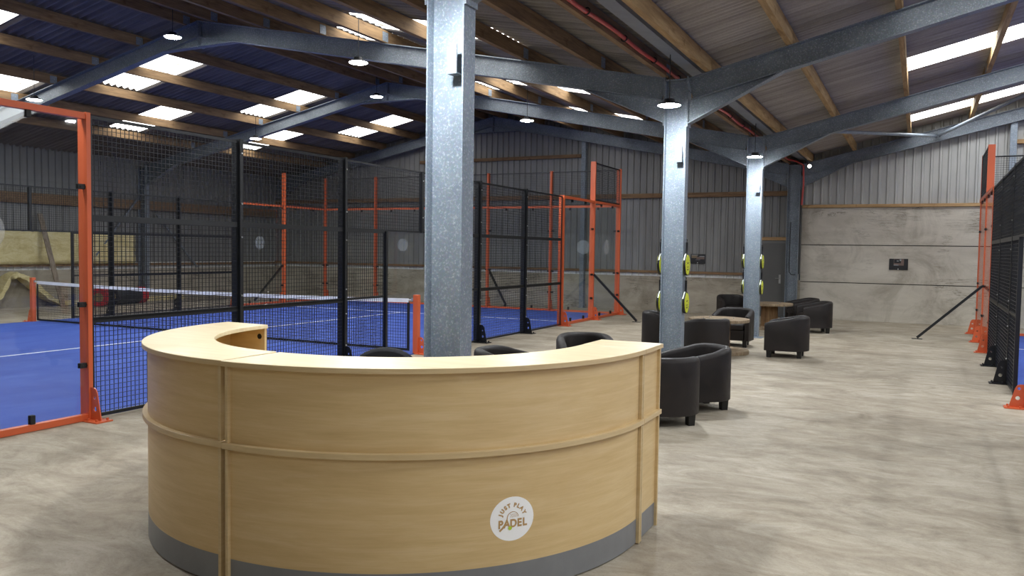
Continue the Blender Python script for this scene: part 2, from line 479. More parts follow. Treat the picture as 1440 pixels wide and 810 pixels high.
# ------------------------------------------------------------------ steel frame
def ibeam_v(m, x0, x1, y, z0, z1, w, tf=.012, tw=.009):
    m.box(x0, x0 + tf, y - w/2, y + w/2, z0, z1); m.box(x1 - tf, x1, y - w/2, y + w/2, z0, z1)
    m.box(x0 + tf, x1 - tf, y - tw/2, y + tw/2, z0, z1); return m
def ibeam(m, p0, p1, d, w, tf=.013, tw=.009):
    """web vertical in the XZ plane, p0-p1 is the line of the TOP flange"""
    p0 = Vector(p0); p1 = Vector(p1); dr = (p1 - p0).normalized(); up = Vector((0, 1, 0)).cross(dr)
    if up.z < 0: up = -up
    for c, h, ww in ((-tf/2, tf, w), (-d/2, d - 2*tf, tw), (-d + tf/2, tf, w)):
        m.bar(p0 + up * c, p1 + up * c, ww, h, up)
    return m
where = ['in front, just behind the reception desk', 'in the middle, with rackets hanging on it', 'furthest from the desk, beside a spool table', 'dark in the back corner']
for i, y in enumerate(FR):
    lab = ['galvanised steel column standing directly behind the reception desk',
           'galvanised steel column with rackets, nearer of the two, by the tub chairs',
           'galvanised steel column with rackets, further one, beside the back spool table',
           'dark steel column in the corner next to the grey door'][i]
    t = thing('steel_column', lab, 'column', (XC - .155, y, 0), 'steel columns along the valley')
    mat = M['galv'] if i < 3 else M['galv_dark']  # back corner column: its shade is put in as a darker steel
    ibeam_v(MB(), XC - .31, XC, y, .01, 4.12, .165).build('shaft', mat, t)
    MB().box(XC - .4, XC + .09, y - .13, y + .13, 0, .015).build('base_plate', mat, t)
    if i < 3:
        # purlin cleat on the web
        zc = 3.0
        c = MB().box(XC - .125, XC - .045, y - .1, y - .092, zc, zc + .2)
        c.box(XC - .125, XC - .045, y - .1, y - .005, zc - .008, zc)
        c.build('cleat', M['galv'], t)
    MB().box(XC - .30, XC - .01, y - .08, y + .08, 4.12, 4.135).build('cap_plate', mat, t)
    for side in (-1, 1):
        pass

frame_word = ['nearest', 'second', 'third', 'rearmost']
def rafter(i, p0, p1, label, haunch_at_start=True, apex=False, sgn=1, hl=1.25):
    y = FR[i]
    t = thing('steel_rafter', label, 'rafter', (p0[0], y, p0[1]), 'steel roof rafters')
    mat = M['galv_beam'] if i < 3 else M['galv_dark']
    P0 = (p0[0], y, p0[1]); P1 = (p1[0], y, p1[1])
    ibeam(MB(), P0, P1, .30, .16).build('beam', mat, t)
    slope = (p1[1] - p0[1]) / (p1[0] - p0[0])
    if haunch_at_start:
        xa = p0[0]; xb = p0[0] + sgn * hl
        za = p0[1] - .30; zb = p0[1] + slope * sgn * hl - .305
        zlow = p0[1] - .62
        h = MB().prism([(xa, y - .005, za), (xb, y - .005, zb), (xa, y - .005, zlow)], (0, .01, 0))
        h.bar((xa, y, zlow), (xb, y, zb), .15, .014, (0, 0, 1))
        h.build('haunch', mat, t)
        e = MB().box(xa, xa + sgn * .018, y - .085, y + .085, zlow - .04, p0[1] + .03) if sgn > 0 else MB().box(xa - .018, xa, y - .085, y + .085, zlow - .04, p0[1] + .03)
        e.build('end_plate', mat, t)
        for k in range(5):
            for dy in (-.05, .05):
                zz = zlow + .06 + k * (p0[1] - zlow - .1) / 4
                MB().tube([(xa + sgn * .018, y + dy, zz), (xa + sgn * .034, y + dy, zz)], .014, 6).build('bolt', mat, t)
    if apex:
        xa = p1[0]; h = MB().prism([(xa, y - .005, p1[1] - .30), (xa - sgn * .9, y - .005, p1[1] - slope * sgn * .9 - .30), (xa, y - .005, p1[1] - .48)], (0, .01, 0))
        h.bar((xa, y, p1[1] - .48), (xa - sgn * .9, y, p1[1] - slope * sgn * .9 - .305), .15, .014, (0, 0, 1))
        h.box(xa - sgn * .016 if sgn > 0 else xa, xa if sgn > 0 else xa + .016, y - .08, y + .08, p1[1] - .5, p1[1])
        h.build('apex_haunch', mat, t)
    return t
for i in range(4):
    a = frame_word[i]
    rafter(i, (XC - .31, zl(XC - .31)), (RIDGE + .004, zl(RIDGE)), a + ' steel rafter rising left from the column line to the ridge over the court', True, True, -1)
    rafter(i, (LEFT + .35, zl(LEFT + .35)), (RIDGE - .004, zl(RIDGE)), a + ' steel rafter falling from the ridge to the far left wall', True, True, 1)
    rafter(i, (XC, zr(XC)), (RIDGE_R, zr(RIDGE_R)), a + ' steel rafter rising right from the column line over the walkway', True, False, 1)
# columns on the left wall and gable posts
for i, y in enumerate(FR[1:3]):
    t = thing('steel_column', ['grey steel column against the left wall behind the net', 'grey steel column against the left wall at the end of the yellow insulation'][i], 'column', (LEFT + .2, y, 0))
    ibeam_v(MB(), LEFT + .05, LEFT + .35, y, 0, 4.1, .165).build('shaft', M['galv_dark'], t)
for x, lab, mt in ((-9.2, 'steel gable post on the back wall behind the orange court corner', 'galv_dark'), (1.93, 'pale steel gable post on the back wall above the right hand court', 'galv')):
    t = thing('gable_post', lab, 'post', (x, BACK - .1, 0))
    z1 = (zl(x) if x < 0 else zr(x)) - .3
    m = MB().box(x - .07, x + .07, BACK - .2, BACK - .19, 0, z1).box(x - .07, x + .07, BACK - .07, BACK - .06, 0, z1).box(x - .006, x + .006, BACK - .19, BACK - .07, 0, z1)
    m.build('shaft', M[mt], t)
    MB().box(x - .1, x + .1, BACK - .21, BACK - .02, 0, .012).build('base_plate', M[mt], t)

# purlins
ords = ['first', 'second', 'third', 'fourth', 'fifth', 'sixth', 'seventh', 'eighth']
bay = ['front bay', 'middle bay', 'rear bay']
def purlin(x, z, j, label, w=.075, side=1):
    y0, y1 = FR[j], FR[j+1] - (0 if j < 2 else -.15)
    t = thing('timber_purlin', label, 'purlin', (x, (y0 + y1) / 2, z), 'timber roof purlins')
    MB().box(x - w/2, x + w/2, y0 + .004, y1 - .004, z + .006, z + PD - .012).build('beam', M['purlin' if side > 0 else 'purlin_lit'], t)
    if j < 2:
        p = MB().box(x + w/2, x + w/2 + .006, y1 - .16, y1 - .006, z + .02, z + .17) if side > 0 else MB().box(x - w/2 - .006, x - w/2, y1 - .16, y1 - .006, z + .02, z + .17)
        p.build('joint_plate', M['galv'], t)
    return t
for j in range(3):
    for k, x in enumerate(PL_R):
        purlin(x, zl(x), j, 'timber purlin, %s up from the valley gutter on the near court roof slope, %s' % (ords[k], bay[j]))
    for k, x in enumerate(PL_L[:-1]):
        purlin(x, zl(x), j, 'timber purlin, %s down from the ridge on the far court roof slope, %s' % (ords[k], bay[j]))
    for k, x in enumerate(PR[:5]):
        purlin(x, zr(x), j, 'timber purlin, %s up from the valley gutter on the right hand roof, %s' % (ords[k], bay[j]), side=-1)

# valley gutter, red pipe, spotlight, roof brace tubes
gm = MB()
y0, y1 = 1.0, BACK
vs = []
prof = [(-3.04, 4.50), (-3.03, 4.30), (-2.82, 4.27), (-2.77, 4.50)]
m = MB()
for (xa, za), (xb, zb) in zip(prof[:-1], prof[1:]):
    m.add([(xa, y0, za), (xb, y0, zb), (xb, y1, zb), (xa, y1, za)], [(0, 1, 2, 3)])
g = m.build('valley_gutter', M['gutter']); tag(g, 'grey metal valley gutter running above the columns between the two roofs', 'gutter')
sm = g.modifiers.new('solid', 'SOLIDIFY'); sm.thickness = .004
t = thing('sprinkler_pipe', 'red pipe clipped beside the valley gutter, dropping down in the back corner', 'pipe', (-3.1, 1, 4.24))
pts = []
yy = 1.0
while yy < 22.5:
    pts.append((-3.16 + .006 * math.sin(yy * 2.2), yy, 4.225 + .012 * math.sin(yy * 3.1))); yy += .3
pts += [(-3.0, 22.62, 4.2), (-2.83, 22.7, 4.1), (-2.82, 22.72, 3.6), (-2.85, 22.72, 3.05)]
MB().tube(pts, .024, 8).build('tubing', M['red_pipe'], t, smooth=60)
for k in range(12):
    y = 7.9 + k * 1.18
    c = MB(); ring = [(-3.16 + .034*math.cos(a), y, 4.225 + .034*math.sin(a)) for a in [2*math.pi*q/12 for q in range(13)]]
    c.tube(ring, .008, 6); c.bar((-3.19, y, 4.225), (-3.145, y, 4.225), .02, .02)
    c.build('clip', M['rubber'], t)
t = thing('spotlight', 'small white spotlight up in the back corner by the red pipe', 'light', (-2.68, 22.6, 4.08))
MB().tube([(-2.72, 22.62, 4.12), (-2.66, 22.5, 4.05)], [.035, .05], 12).build('housing', M['gutter'], t, smooth=50)
MB().tube([(-2.66, 22.5, 4.05), (-2.655, 22.49, 4.045)], [.045, .045], 12).build('lens', M['spot_led'], t)
MB().bar((-2.70, 22.6, 4.1), (-2.70, 22.6, 4.2), .02, .02, (0, 1, 0)).build('bracket', M['gutter'], t)
for lab, a, b in (('pale steel brace tube crossing level under the rear right roof', (-1.75, 17.27, 4.2), (.27, 22.75, 4.72)),
                  ('pale steel brace tube rising right under the rear right roof', (.33, 22.75, 4.74), (2.35, 17.33, 5.05))):
    t = thing('brace_tube', lab, 'brace', a, 'roof brace tubes')
    MB().tube([a, b], .038, 12).build('tube', M['galv'], t, smooth=50)
    a_, b_ = Vector(a), Vector(b); d = (b_ - a_).normalized()
    e = a_ if a_.y > b_.y else b_; s = -1 if e is b_ else 1
    MB().bar(e - d * .12 * -s, e - d * .04 * s, .012, .10).build('end_tab', M['galv'], t)
for lab, a, b in (('dark bracing bar slanting up the left wall before the column', (LEFT + .1, 15.45, 1.18), (LEFT + .1, 17.1, 3.2)),
                  ('dark bracing bar slanting down the left wall past the column', (LEFT + .1, 17.75, 2.7), (LEFT + .1, 19.35, 1.02))):
    o = MB().bar(a, b, .05, .05, (1, 0, 0)).build('wall_brace', M['galv_dark']); tag(o, lab, 'brace', 'wall braces')

# ------------------------------------------------------------------ high bay lamps
def lamp(x, y, z, zroof, label):
    t = thing('pendant_lamp', label, 'lamp', (x, y, z), 'round high bay lamps')
    MB().lathe([(.045, .085), (.065, .08), (.075, .04), (.13, .028), (.152, .014), (.15, 0)], (x, y, z), 28).build('housing', M['lamp_body'], t, smooth=40)
    MB().lathe([(.08, -.014), (.13, -.009), (.142, -.002), (.143, .001)], (x, y, z), 28).build('led_lens', M['led'], t, smooth=60)
    MB().tube([(x, y, z + .09), (x, y, zroof)], .006, 6).build('hanging_rod', M['lamp_body'], t)
LX = (-2.94, -7.9, -12.0, -15.95)
LZ = (3.63, 4.62, 5.44, 4.61)
for fi in (0, 1, 2):
    y = FR[fi] - .9
    for k, x in enumerate(LX):
        lab = 'round white lamp hanging by the %s frame, %s' % (frame_word[fi], ('against the column', 'over the near half of the court', 'under the court roof ridge', 'over the far side of the court')[k])
        lamp(x, y, LZ[k], zsl(x) - .02 if k else 4.275, lab)
for fi in (0, 1, 2):
    y = FR[fi] - .9
    for x in (3.2, 8.5):
        lamp(x, y, zr(x) - .35, zsr(x) - .02, 'round white lamp over the right hand court by the %s frame, %s' % (frame_word[fi], 'near side' if x < 5 else 'far side'))

# ------------------------------------------------------------------ padel courts
class Court:
    def __init__(s, o, dt, dk): s.o, s.dt, s.dk = o, dt, dk
    def p(s, k, t, z=0): return Vector((s.o[0] + s.dt[0]*t + s.dk[0]*k, s.o[1] + s.dt[1]*t + s.dk[1]*k, z))
CL = Court((-7.358 + .007*12, 1.199), (-.007, 1), (-1.0174, -.007))
CR = Court((1.147 - .0073*14, .91), (.0073, 1), (1, -.0073))

class Line:
    """a fence line: at(s) -> point, d along, n outwards"""
    def __init__(s, fn, n): s.at = fn; s.d = (fn(1) - fn(0)).normalized(); s.n = Vector(n).normalized(); s.out = .045
def up(v, z): return Vector((v.x, v.y, z))

def gusset(L, t, mat, root, post, hh=.33):
    c = L.at(t) + L.n * L.out
    pl = MB()
    a = L.d; n = L.n
    q = [c - a*.09 - n*.1, c + a*.09 - n*.1, c + a*.09 + n*.2, c - a*.09 + n*.2]
    pl.prism([up(v, .001) for v in q], (0, 0, .012))
    for u in (-.06, .06):
        for w_ in (.04, .16):
            b = c + a*u + n*w_; pl.tube([(b.x, b.y, .012), (b.x, b.y, .035)], .013, 6)
    pl.build('base_plate', mat, post)
    # tapered fin with two holes
    prof = [(0, .012), (.15, .012), (.145, .05), (.095, hh - .05), (.075, hh - .012), (.045, hh), (0, hh)]
    bm = bmesh.new()
    def ring(pts): return [bm.verts.new(c + n*x + Vector((0, 0, z)) - a*.005) for x, z in pts]
    o = ring(prof); es = [bm.edges.new((o[i], o[(i+1) % len(o)])) for i in range(len(o))]
    for hx, hz, hr in ((.055, .23, .016), (.065, .12, .024)):
        h = ring([(hx + hr*math.cos(2*math.pi*i/10), hz + hr*math.sin(2*math.pi*i/10)) for i in range(10)])
        es += [bm.edges.new((h[i], h[(i+1) % 10])) for i in range(10)]
    bmesh.ops.triangle_fill(bm, edges=es, use_beauty=True)
    ex = bmesh.ops.extrude_face_region(bm, geom=list(bm.faces))
    bmesh.ops.translate(bm, verts=[v for v in ex['geom'] if isinstance(v, bmesh.types.BMVert)], vec=a*.01)
    bm.verts.index_update()
    m = MB(); m.add([v.co.copy() for v in bm.verts], [tuple(v.index for v in fc.verts) for fc in bm.faces]); bm.free()
    m.build('gusset', mat, post)

def post(L, t, h, mat, root, base=True, w=.045, bolts=True, z0=0, name='post', dp=.13):
    c = L.at(t) + L.n * (L.out - dp/2)
    o = MB().bar(up(c, z0), up(c, h), w, dp, L.n).build(name, mat, root)
    if base: gusset(L, t, mat, root, o)
    if bolts:
        e = L.at(t) + L.n*L.out
        for z in (.35, .8, 1.15, 1.85, 2.25, 2.85):
            if z0 < z < h: MB().tube([up(e, z) , up(e + L.n*.012, z)], .011, 6).build('bolt', M['bolt'], o)
    return o

def mesh_panel(L, a, b, z0, z1, root, rails=(), frame=.03, step=.05, wr_=.005):
    """welded wire between a and b along the line, with frame bars and rails"""
    A = L.at(a); B = L.at(b); ln = (B - A).length; d = (B - A).normalized(); n = L.n
    fr = MB()
    for z, h in [(z0 + frame/2, frame), (z1 - frame/2, frame)] + list(rails):
        fr.bar(up(A, z), up(B, z), .03, h, (0, 0, 1))
    for q in (A + d*.012, B - d*.012): fr.bar(up(q, z0), up(q, z1), .024, .024, n)
    o = fr.build('mesh_panel', M['black'], root)
    w = MB(); k = 1
    s = step
    while s < ln - .01:
        q = A + d*s; w.bar(up(q, z0), up(q, z1), wr_, wr_, n, caps=False); s += step
    z = z0 + step
    while z < z1 - .01:
        w.bar(up(A + n*wr_, z), up(B + n*wr_, z), wr_, wr_, (0, 0, 1), caps=False); z += step
    w.build('wire_grid', M['wire'], o)
    return o

def glass_panel(L, a, b, root, z0=.07, z1=2.97, sticker=None, clamps=True, gap=.03):
    A = L.at(a) + L.d*gap; B = L.at(b) - L.d*gap; n = L.n
    o = MB().bar(up(A, (z0+z1)/2), up(B, (z0+z1)/2), .012, z1 - z0).build('glass_panel', M['glass'], root)
    if clamps:
        for z in (.55, 1.1 + .05, 2.3):
            for q, s in ((A, 1), (B, -1)):
                c = MB(); e = q + L.d * s * .015 - n * .0
                for sg in (1, -1):
                    f0 = e + n*sg*.014
                    c.bar(up(f0 - L.d*.05, z), up(f0 + L.d*.05, z), .016, .05)
                for u in (-.025, .025):
                    f1 = e + n*.022 + L.d*u; c.tube([up(f1, z), up(f1 + n*.008, z)], .010, 6)
                c.build('clamp', M['rubber'], o, bevel=.006)
        ln = (B - A).length
        for z, zz in ((z0 + .03, 1), (z1 - .03, -1)):
            for fr in (.28, .72):
                e = A + L.d * ln * fr; c = MB()
                for sg in (1, -1):
                    c.bar(up(e + n*sg*.014, z - .05), up(e + n*sg*.014, z + .05), .05, .016, n)
                c.build('clamp', M['rubber'], o, bevel=.006)
    if sticker:
        c = (L.at(a) + L.at(b)) / 2; c = up(c, sticker); r = .2
        vs = [c + L.d*(r*math.cos(x)) + Vector((0, 0, r*math.sin(x))) + n*.0075 for x in [2*math.pi*i/28 for i in range(28)]]
        MB().add(vs + [v + n*.0006 for v in vs], [tuple(range(28)), tuple(range(55, 27, -1))] + [(i, (i+1) % 28, 28 + (i+1) % 28, 28 + i) for i in range(28)]).build('round_sticker', M['frosted'], o)
    return o

def brace(L, t, root, reach=1.15, z=1.15):
    c = L.at(t) + L.n*L.out; e = c + L.n*reach
    o = MB().bar(up(c, z), up(e, .03), .05, .05, (0, 0, 1)).build('brace', M['black'], root)
    q = [e - L.d*.06 - L.n*.1, e + L.d*.06 - L.n*.1, e + L.d*.06 + L.n*.1, e - L.d*.06 + L.n*.1]
    MB().prism([up(v, .001) for v in q], (0, 0, .01)).build('base_plate', M['black'], o)
    return o

def glass_screen(L, label, a, b, posts, mat, stick, mesh_bay=None, brace_t=None, bases=True, group='glass screens'):
    t = thing('glass_screen', label, 'glass screen', up(L.at((a+b)/2), 0), group)
    for s, h in posts: post(L, s, h, mat, t, base=bases, bolts=False)
    for z, nm in ((.035, 'bottom_rail'), (2.985, 'top_rail')):
        MB().bar(up(L.at(a), z), up(L.at(b), z), .07, .06).build(nm, mat, t)
    ps = sorted({s for s, _ in posts} | {a, b})
    for i, (p, q) in enumerate(zip(ps[:-1], ps[1:])):
        glass_panel(L, p, q, t, sticker=stick.get((p, q)))
    for p, q in mesh_bay or (): mesh_panel(L, p, q, 3.02, 3.98, t)
    if brace_t is not None: brace(L, brace_t, t)
    return t

def side_fence(L, label, bays, posts, portal=None, group='mesh fences', no_base=(), rails=((.985, .05), (1.0, .03), (2.0, .06))):
    mid = (bays[0][0] + bays[-1][1]) / 2
    t = thing('mesh_fence', label, 'fence', up(L.at(mid), 0), group)
    for s in posts: post(L, s, 3.02, M['black'], t, base=s not in no_base)
    for a, b in bays:
        mesh_panel(L, a + .04/2, b - .04/2, .02, 3.0, t, rails)
    if portal:
        a, b, da, db = portal
        m_ = (a + b) / 2
        mesh_panel(L, a + .04, b - .04, 2.0, 3.0, t)
        post(L, m_, 3.0, M['black'], t, base=False, w=.05, z0=2.0, name='short_post', dp=.06)
        for x, y in ((a + .04, da), (db, b - .04)):
            mesh_panel(L, x, y, .02, 2.0, t, ((1.0, .03),))
        for q in (da, db):
            post(L, q, 2.0, M['black'], t, base=False, w=.045, bolts=False, name='door_post', dp=.05)
    return t

def net(C, label):
    t = thing('court_net', label, 'net', C.p(5, 10), 'court nets')
    for k in (.06, 9.94):
        c = C.p(k, 10)
        LL = Line(lambda s, k=k: C.p(k, 10 + s), (C.dk[0] * (-1 if k < 5 else 1), C.dk[1], 0))
        o = MB().bar(c, up(c, .98), .09, .09, LL.n).build('net_post', M['orange'], t, bevel=.006)
        gusset(LL, 0, M['orange'], t, o, .28)
        MB().bar(up(c - LL.n*.045, .9), up(c - LL.n*.10, .9), .03, .05).build('hook', M['bolt'], o)
    def zt(k): return .91 - .05 * (1 - ((k - 5) / 4.8) ** 2)
    A, B = .22, 9.78; N = 24
    ks = [A + (B - A) * i / N for i in range(N + 1)]
    tp = MB(); bt = MB()
    for k0, k1 in zip(ks[:-1], ks[1:]):
        tp.bar(C.p(k0, 10, zt(k0) - .03), C.p(k1, 10, zt(k1) - .03), .012, .065)
        bt.bar(C.p(k0, 10, .06), C.p(k1, 10, .06), .01, .04)
    tp.bar(C.p(.1, 10, zt(A) - .01), C.p(A, 10, zt(A) - .02), .008, .02); tp.bar(C.p(9.9, 10, zt(A) - .01), C.p(B, 10, zt(A) - .02), .008, .02)
    tp.build('top_tape', M['tape'], t)
    for k in (A, B): bt.bar(C.p(k, 10, .04), C.p(k, 10, .85), .01, .05, (C.dk[0], 0, 0))
    bt.build('border', M['net'], t)
    w = MB(); k = A
    while k < B:
        w.bar(C.p(k, 10, .06), C.p(k, 10, zt(k) - .05), .004, .004, (0, 1, 0), caps=False); k += .05
    z = .10
    while z < .86:
        w.bar(C.p(A, 10, z), C.p(B, 10, z if z < .8 else z), .004, .004, (0, 0, 1), caps=False); z += .05
    w.build('netting', M['net'], t)

def court_floor(C, label, t0=0, t1=20):
    q = [C.p(.05, t0 + .05), C.p(9.95, t0 + .05), C.p(9.95, t1 - .05), C.p(.05, t1 - .05)]
    o = MB().prism([up(v, .001) for v in q], (0, 0, .012)).build('court_turf', M['turf']); tag(o, label, 'court turf')
    m = MB()
    def stripe(k0, t0_, k1, t1_, w=.05):
        a, b = C.p(k0, t0_), C.p(k1, t1_); m.bar(up(a, .0140), up(b, .0140), w, .002)
    for q in ((.06, 3.05, 9.94, 3.05), (.06, 16.95, 9.94, 16.95), (5, 3.075, 5, 16.925)):
        m = MB(); stripe(*q); m.build('court_line', M['line'], o)

# left court
court_floor(CL, 'blue synthetic turf with white lines inside the left hand court')
near = Line(lambda s: CL.p(0, s), (1, 0, 0))
far = Line(lambda s: CL.p(10, s), (-1, 0, 0))
end = Line(lambda s: CL.p(s, 20), (0, 1, 0))
glass_screen(near, 'orange framed glass screen at the left edge, nearest the reception desk', 0, 4, [(0, 4.0), (2, 4.0), (4, 3.02)], M['orange'], {(2, 4): 1.85}, [(0, 2)])
glass_screen(near, 'orange framed glass screen at the far corner of the left court, with black brace', 16, 20, [(16, 3.02), (18, 4.0), (20, 4.0)], M['orange'], {(18, 20): 1.85}, [(18, 20)], 18)
side_fence(near, 'tall black wire mesh fence along the walkway side of the left court', [(4.02, 6), (6, 8), (12, 14), (14, 15.98)], (6, 8, 12, 14), (8, 12, 9, 11))
glass_screen(end, 'red framed glass end wall of the left court, before the back wall', 0.05, 10, [(2, 4), (4, 4), (6, 4), (8, 4), (10, 4)], M['orange'], {(.05, 2): 1.85, (6, 8): 1.85}, [(.05, 2), (2, 4), (4, 6), (6, 8), (8, 10)], 4)
side_fence(far, 'black wire mesh fence on the far side of the left court by the insulated wall', [(4.02, 6), (6, 8), (12, 14), (14, 15.98)], (4, 6, 8, 12, 14), (8, 12, 9, 11))
glass_screen(far, 'orange framed glass screen on the far side of the left court, rear corner', 16, 19.95, [(16, 3.02), (18, 4.0)], M['orange'], {(16, 18): 1.85}, [(18, 19.95)], 18)
net(CL, 'black padel net with white tape and orange posts across the left court')
# right court
court_floor(CR, 'blue synthetic turf inside the right hand court, glimpsed behind black mesh')
rnear = Line(lambda s: CR.p(0, s), (-1, 0, 0)); rnear.out = .02
rend = Line(lambda s: CR.p(s, 20), (0, 1, 0))
glass_screen(rnear, 'orange framed glass screen at the rear corner of the right hand court', 16, 20, [(16, 3.02), (18, 4.0), (20, 4.0)], M['orange'], {}, [(18, 20)], 18)
side_fence(rnear, 'tall black wire mesh fence along the walkway side of the right hand court', [(4.02, 6), (6, 8), (12, 14), (14, 15.98)], (6, 8, 12, 14), (8, 12, 9, 11), no_base=(6, 8))
glass_screen(rend, 'orange framed glass end wall of the right hand court with mesh above', .05, 6, [(2, 4), (4, 4), (6, 4)], M['orange'], {}, [(.05, 2), (2, 4), (4, 6)])
net(CR, 'padel net of the right hand court, its orange post foot at the right edge')

# ------------------------------------------------------------------ reception desk
CLd = (-3.18, 4.44); RL = 1.49; RLi = 1.08
CRd = (-3.09, 4.60); RR = 1.665; RRi = 1.25
YE = 4.96
HT = 1.17; T0 = 1.143; S1 = .754; S0 = .724; K1 = .157
desk = thing('reception_desk', 'curved pale maple reception desk with grey kick plate', 'reception desk', (-3.1, 4.0, 0))
def D(m, nm, mat, bv=.0, sm=30): return m.build(nm, M[mat], desk, smooth=sm, bevel=bv)
aL0, aL1 = 178.2, 272.3; aR0, aR1 = 269.45, 360
# counter tops (three sections)
D(MB().arc(CLd, RL, RLi, aL0, aL1 - .05, T0, HT), 'countertop', 'maple_top', .002)
D(MB().arc(CRd, RR, RRi, aR0 + .05, aR1 - .1, T0, HT), 'countertop', 'maple_top', .002)
XO = CRd[0] + RR; XI = CRd[0] + RRi
D(MB().box(XI, XO, CRd[1] + .002, YE, T0, HT), 'countertop', 'maple_top', .002)
# light edging strips round the counter
D(MB().arc(CLd, RL + .0015, RL - .001, aL0, aL1 - .05, T0 + .001, HT - .002), 'counter_edging', 'maple_edge')
D(MB().arc(CRd, RR + .0015, RR - .001, aR0 + .05, aR1, T0 + .001, HT - .002), 'counter_edging', 'maple_edge')
D(MB().box(XO - .001, XO + .0015, CRd[1] + .004, YE, T0 + .001, HT - .002), 'counter_edging', 'maple_edge')
# shelf rail half way up
D(MB().arc(CLd, RL, RL - .75, aL0, aL1 - .05, S0, S1), 'shelf', 'maple_edge', .002)
D(MB().arc(CRd, RR, RR - .75, aR0 + .05, aR1, S0, S1), 'shelf', 'maple_edge', .002)
D(MB().box(XO - .75, XO, CRd[1] + .004, YE, S0, S1), 'shelf', 'maple_edge', .002)
ins = .03; th = .018
for z0, z1, nm, mat in ((S1, T0, 'upper_panel', 'maple'), (K1, S0, 'lower_panel', 'maple'), (.012, K1, 'kick_plate', 'kick')):
    e = .001 if nm == 'kick_plate' else 0
    D(MB().arc(CLd, RL - ins + e, RL - ins - th, aL0 + .6, aL1 - 1.0, z0, z1), nm, mat)
    p = D(MB().arc(CRd, RR - ins + e, RR - ins - th, aR0 + 1.0, aR1 - 1.0, z0, z1), nm, mat)
    if nm == 'lower_panel': logo_panel = p
    D(MB().box(XO - ins - th, XO - ins + e, CRd[1] + .03, YE - .02, z0, z1), nm, mat)
D(MB().arc(CLd, RL - .06, RL - .09, aL0 + 1, aL1 - 1, 0, .014), 'plinth', 'shadow_gap')
D(MB().arc(CRd, RR - .06, RR - .09, aR0 + 1, aR1, 0, .014), 'plinth', 'shadow_gap')
D(MB().box(XO - .09, XO - .06, CRd[1], YE - .03, 0, .014), 'plinth', 'shadow_gap')
# vertical uprights at the section joints
def upright(c, r, ang, side):
    a = R(ang); u = Vector((math.cos(a), math.sin(a), 0)); v = Vector((-u.y, u.x, 0)) * side
    for z0, z1 in ((.008, S0), (S1, T0)):
        p0 = Vector((c[0], c[1], 0)) + u * (r - .40) + v * .015; p1 = Vector((c[0], c[1], 0)) + u * (r - .010) + v * .015
        D(MB().bar(up(p0, (z0+z1)/2), up(p1, (z0+z1)/2), .018, z1 - z0), 'upright', 'maple_edge', .001)
upright(CLd, RL, aL1 - .35, -1); upright(CRd, RR, aR0 + .35, 1)
upright(CRd, RR, 360, -1)
for y in (CRd[1] + .018, YE - .014):
    for z0, z1 in ((.008, S0), (S1, T0)):
        D(MB().box(XI + .01, XO - .012, y - .009, y + .009, z0, z1), 'upright', 'maple_edge', .001)
# left end panel with cable hole ring
a = R(aL0 + .6); u = Vector((math.cos(a), math.sin(a), 0))
for z0, z1 in ((.008, S0), (S1, T0)):
    p0 = Vector((*CLd, 0)) + u*(RLi + .01); p1 = Vector((*CLd, 0)) + u*(RL - .012)
    D(MB().bar(up(p0, (z0+z1)/2), up(p1, (z0+z1)/2), .02, z1 - z0), 'end_panel', 'maple', .001)
pc = Vector((*CLd, 0)) + u*(RLi + .06); dv = Vector((-u.y, u.x, 0))
D(MB().tube([up(pc - dv*-.009, T0 - .06), up(pc - dv*-.014, T0 - .06)], .02, 16), 'cable_grommet', 'rubber')
# round logo sticker bent on to the lower panel
RP = RR - ins + .0012; AC = R(-37.6); ZC = .388; LR = .113
def wrap(u_, v_, lift=0):
    an = AC + u_ / RP; return (CRd[0] + (RP + lift)*math.cos(an), CRd[1] + (RP + lift)*math.sin(an), ZC + v_)
m = MB(); n = 48; rg = 6
vs = [wrap(0, 0)]
for j in range(1, rg + 1):
    vs += [wrap(LR*1.08*j/rg*math.cos(2*math.pi*i/n), LR*j/rg*math.sin(2*math.pi*i/n)) for i in range(n)]
fs = [(0, 1 + i, 1 + (i+1) % n) for i in range(n)]
for j in range(rg - 1):
    fs += [(1 + j*n + i, 1 + (j+1)*n + i, 1 + (j+1)*n + (i+1) % n, 1 + j*n + (i+1) % n) for i in range(n)]
logo = MB().add(vs, fs).build('logo_sticker', M['white'], logo_panel)
logo['label'] = 'round white sticker with tan lettering'
def glyphs(txt, size, bold=0.0):
    cu = bpy.data.curves.new('glyph', 'FONT'); cu.body = txt; cu.size = size; cu.offset = bold; cu.align_x = 'CENTER'
    ob = bpy.data.objects.new('glyph', cu); COL.objects.link(ob)
    bpy.context.view_layer.update()
    me = bpy.data.meshes.new_from_object(ob.evaluated_get(bpy.context.evaluated_depsgraph_get()))
    v = [(p.co.x, p.co.y) for p in me.vertices]; fc = [tuple(p.vertices) for p in me.polygons]
    bpy.data.objects.remove(ob); bpy.data.curves.remove(cu); bpy.data.meshes.remove(me)
    return v, fc
ink = MB()
for ch, deg in zip('JUST PLAY', (160, 142.5, 124, 107, 0, 79, 62, 43, 22)):
    if ch == ' ': continue
    v, fc = glyphs(ch, .028, .0017)
    an = R(deg); rb = .0615
    w = []
    for x, y in v:
        tx, ty = math.sin(an), -math.cos(an)
        w.append(wrap(math.cos(an)*(rb + y) + tx*x, math.sin(an)*(rb + y) + ty*x, .0012))
    ink.add(w, fc)
xw = -.082
for ch, wd in zip('PADEL', (.033, .036, .037, .031, .030)):
    v, fc = glyphs(ch, .056, .0022)
    ink.add([wrap(x*.92 + xw + wd/2, y - .042, .0012) for x, y in v], fc); xw += wd
